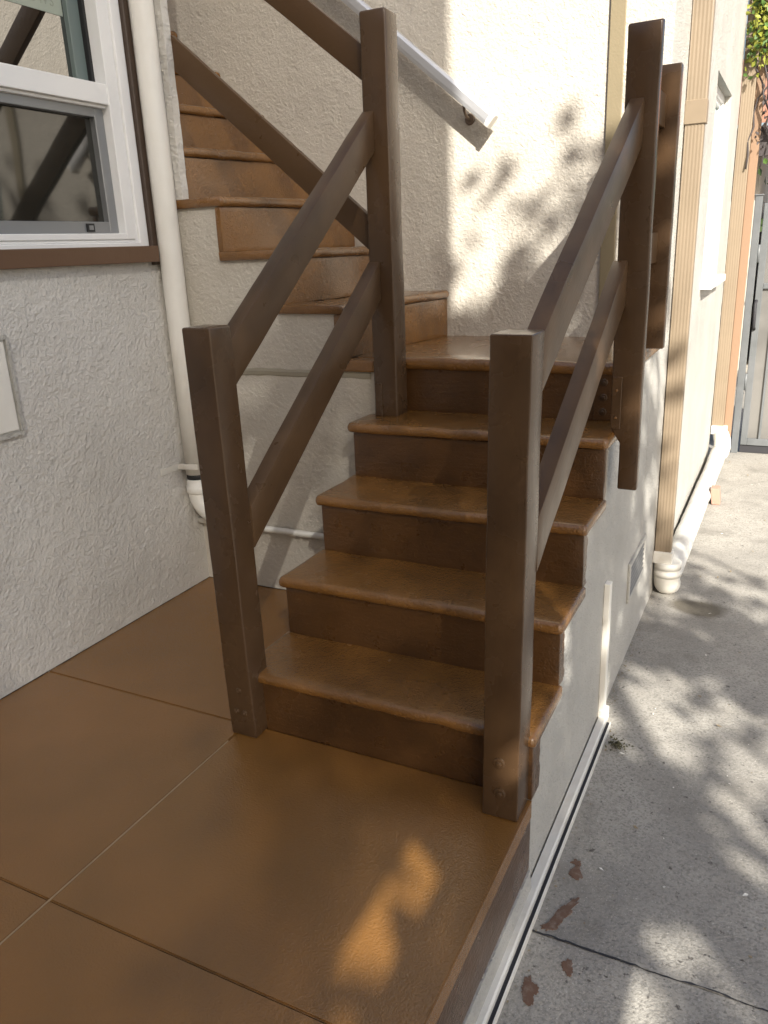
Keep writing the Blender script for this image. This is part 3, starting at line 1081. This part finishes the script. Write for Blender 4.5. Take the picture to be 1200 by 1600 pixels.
vn = thing("vine", "yellow green vine spilling over the posts above the far gate", "vine", (1.05, 5.1, 2.3))
bm = bmesh.new()
for k in range(16):
    c = Vector((.88+.24*random.random(), 4.58+.14*random.random(), 2.40+.55*random.random()))
    for i in range(70):
        leaf(bm, c+Vector((random.gauss(0, .035), random.gauss(0, .05), random.gauss(0, .07))), .045, random.choice((0, 0, 1)))
link("foliage", bm, [M_leafy, M_leafg], vn)
bm = bmesh.new()
for k in range(7):
    p = Vector((.96+.07*random.random(), 4.66+.02*k, 2.45)); path = [p]
    for i in range(9):
        p = p + Vector((random.gauss(.004, .025), random.gauss(0, .015), -.085)); path.append(p.copy())
    tube(bm, path, .006, 5)
for i in range(60):
    leaf(bm, Vector((.985+random.gauss(0, .02), 4.66+random.random()*.1, 1.8+.5*random.random())), .035, 0)
link("stem", bm, M_roofdark, vn)

bm = bmesh.new()
box(bm, 1.045, 1.090, 5.55, 5.62, ZG, 2.9)
bevel(bm, .004, 1)
tag(link("timber_post", bm, M_tan), "tan timber post rising behind the far gate under the vine", "post")
# house beyond the gate: cream wall, dark eave, tiled roof
fh = thing("far_house", "small cream house with terracotta roof seen over the far gate", "house", (1.4, 9.5, ZG))
bm = bmesh.new()
box(bm, .2, .80, 9.0, 12, ZG, 2.35); box(bm, .98, 3.2, 9.3, 12, ZG, 1.55)
link("wall", bm, M_stucco, fh)
bm = bmesh.new()
prism(bm, [(8.3, 2.35), (8.3, 2.48), (11.5, 3.5), (11.5, 3.3)], 'x', -.2, 3.6)
link("roof", bm, M_tile, fh)
bm = bmesh.new()
box(bm, -.1, 3.5, 8.5, 8.62, 2.05, 2.34)
link("eave", bm, M_roofdark, fh)
bs_ = thing("bush", "green leafy bush showing at the right edge beyond the far gate", "bush", (1.6, 7, ZG))
bm = bmesh.new()
for k in range(26):
    c = Vector((1.15+.9*random.random(), 6.6+.8*random.random(), .2+1.9*random.random()))
    for i in range(60):
        leaf(bm, c+Vector((random.gauss(0, .14), random.gauss(0, .14), random.gauss(0, .14))), .085, random.choice((0, 1)))
link("foliage", bm, [M_leafg, M_leafd], bs_)
bm = bmesh.new()
for k in range(4):
    tube(bm, [(1.6+.02*k, 7, ZG), (1.5+.12*k, 7+.05*k, .6), (1.3+.22*k, 6.9+.1*k, 1.4)], [.03, .02, .008], 7)
link("stem", bm, M_bark, bs_)

# ------------------------------------------------------------------ litter and paint on the path
def blot(name, cx, cy, rx, ry, ang, seed, z=ZG+.0016, th=.0006):
    bm = bmesh.new()
    n = 110
    top = []; bot = []
    for i in range(n):
        a = 2*math.pi*i/n
        r = 1 + .6*noise.noise(Vector((math.cos(a)*1.5+seed, math.sin(a)*1.5, seed))) + .25*noise.noise(Vector((math.cos(a)*5, math.sin(a)*5+seed, 2))) + .16*noise.noise(Vector((math.cos(a)*14+seed, math.sin(a)*14, 4)))
        x, y = rx*r*math.cos(a), ry*r*math.sin(a)
        X = cx + x*math.cos(ang)-y*math.sin(ang); Y = cy + x*math.sin(ang)+y*math.cos(ang)
        top.append(bm.verts.new((X, Y, z))); bot.append(bm.verts.new((X+.0008*math.cos(a), Y+.0008*math.sin(a), z-th-.004)))
    cen = bm.verts.new((cx, cy, z+.0003))
    for i in range(n):
        j = (i+1) % n
        bm.faces.new((top[i], bot[i], bot[j], top[j]))
        bm.faces.new((cen, top[i], top[j]))
    return link(name, bm, M_stain)
spots = [(.930, .143, .016, .020, .3, 1.0, "small round brown paint splash nearest the foot of the right post"),
         (.930, -.005, .014, .060, -.35, 2.3, "largest brown paint splash, a long blot beside the white channel"),
         (.914, -.052, .022, .009, .5, 3.1, "thin brown paint smear just above the crack in the path"),
         (.981, -.150, .011, .018, .2, 4.4, "small brown paint drop just below the crack in the path"),
         (.918, -.245, .017, .030, .4, 5.2, "ragged brown paint blot lowest on the path beside the channel"),
         (.922, .182, .012, .010, .4, 6.2, "tiny brown paint fleck farthest up the path from the crack")]
for (x, y, rx, ry, a, s, lab) in spots:
    tag(blot("paint_spot", x, y, rx, ry, a, s), lab, "paint spot", "brown paint spots on the path")
bm = bmesh.new()
random.seed(12)
for i in range(190):
    x = .90+1.0*random.random(); y = -1.0+5.6*random.random()
    s = .003+.006*random.random()
    leaf(bm, Vector((x, y, ZG+.007)), s*2, random.choice((0, 0, 1)), up=4)
for i in range(260):
    y = -1.0+5.5*random.random()
    if random.random() < .25: y = .87+.6*random.random()
    x = (.882 if y < .86 else .836) + abs(random.gauss(0, .018))
    leaf(bm, Vector((x, y, ZG+.004)), .004+.007*random.random(), 0, up=3)
lit = link("litter", bm, [M_litter, M_pvcw])
lit["kind"] = "stuff"
wd = bmesh.new()
for i in range(150):
    a = random.random()*6.28; r = abs(random.gauss(0, .018))
    leaf(wd, Vector((.920+r*math.cos(a), .750+r*math.sin(a), ZG+.006+.008*random.random())), .012, 0, up=1.0)
tag(link("weed", wd, M_moss), "tiny tuft of dry weed growing in the path beside the channel end", "weed")

# ------------------------------------------------------------------ out of frame, across the path: slatted sun blocker added to shade the stairs, and the tree
sc_ = thing("privacy_screen", "tall timber privacy screen across the path, behind the camera", "fence", (2.47, -4, ZG))
SX = 2.45
def slats(z0, z1, yend=-1.64, y0=-9.5):
    bm = bmesh.new()
    z = z0
    while z + .0126 < z1:
        box(bm, SX, SX+.005, y0, yend, z, z+.0126)
        z += .020
    box(bm, SX, SX+.03, y0, yend, z1-.02, z1)
    return bm
link("lower_panel", slats(1.20, 1.93, -1.30), M_blocker, sc_)
link("upper_panel", slats(2.045, 6.9, -1.86), M_blocker, sc_)
link("end_panel", slats(2.55, 6.9, -1.64, -1.8595), M_blocker, sc_)
for y in (-9.5, -7.5, -5.6):
    bm = bmesh.new()
    box(bm, SX+.061, SX+.15, y, y+.09, ZG, 6.9)
    link("post", bm, M_blocker, sc_)

# unseen porch wing and leafy blocker behind the camera, added to cut light there
bm = bmesh.new()
box(bm, -1.04, .80, -3.6, -3.25, -.3, H_)
link("wall", bm, M_brownwood, hs)
hd = thing("hedge", "tall dark hedge closing off the path behind the camera", "hedge", (1.6, -4.6, ZG))
bm = bmesh.new()
random.seed(31)
for i in range(3000):
    leaf(bm, Vector((random.uniform(.7, 2.5), -4.55-.25*random.random()**2, random.uniform(ZG, 6.0))), .18, random.choice((0, 1)), up=.2)
link("foliage", bm, [M_leafd, M_leafg], hd)
bm = bmesh.new()
for k in range(5):
    tube(bm, [(.9+.35*k, -4.75, ZG), (.92+.35*k, -4.75, 2), (.9+.35*k, -4.75, 4.2)], [.04, .03, .012], 6)
link("stem", bm, M_bark, hd)

def tree(loc, h, lobes, lsize, lab, seed):
    random.seed(seed)
    t = thing("tree", lab, "tree", loc)
    base = Vector(loc)
    bm = bmesh.new()
    cc = Vector(lobes[0][0])
    top = Vector((cc.x, cc.y, cc.z-.3))
    tube(bm, [base, base.lerp(top, .4)+Vector((.1, .05, 0)), top], [.14, .09, .05], 12)
    cl = []
    for (c0, cr, nclump, nleaf) in lobes:
        for k in range(nclump):
            while True:
                v = Vector((random.uniform(-1, 1), random.uniform(-1, 1), random.uniform(-1, 1)))
                if v.length < 1: break
            cl.append((Vector(c0) + Vector((v.x*cr[0], v.y*cr[1], v.z*cr[2])), nleaf))
    for c, _ in cl[::2]:
        tube(bm, [base.lerp(top, .55+.4*random.random()), (top+c)/2+Vector((random.gauss(0, .1), random.gauss(0, .1), -.1)), c], [.04, .02, .008], 6)
    link("trunk", bm, M_bark, t)
    bm = bmesh.new()
    for c, nleaf in cl:
        s = .11+.09*random.random()
        for i in range(nleaf):
            leaf(bm, c+Vector((random.gauss(0, s), random.gauss(0, s), random.gauss(0, s*.75))), lsize, random.choice((0, 1)))
    link("crown", bm, [M_leafg, M_leafd], t)
tree((4.6, -4.1, ZG), 7, [((4.3, -3.95, 4.95), (.95, 1.05, .45), 14, 70), ((4.3, -4.0, 3.25), (1.0, 1.8, .5), 12, 60),
                          ((4.3, -3.6, 4.1), (.5, .8, .4), 2, 60), ((4.3, -2.3, 3.2), (.5, .6, .4), 3, 40), ((4.3, -5.2, 4.12), (.5, .7, .3), 4, 60), ((4.3, -3.62, 5.50), (.2, .40, .16), 4, 45)], .17,
     "leafy tree across the path whose crown dapples the right side with shade", 11)
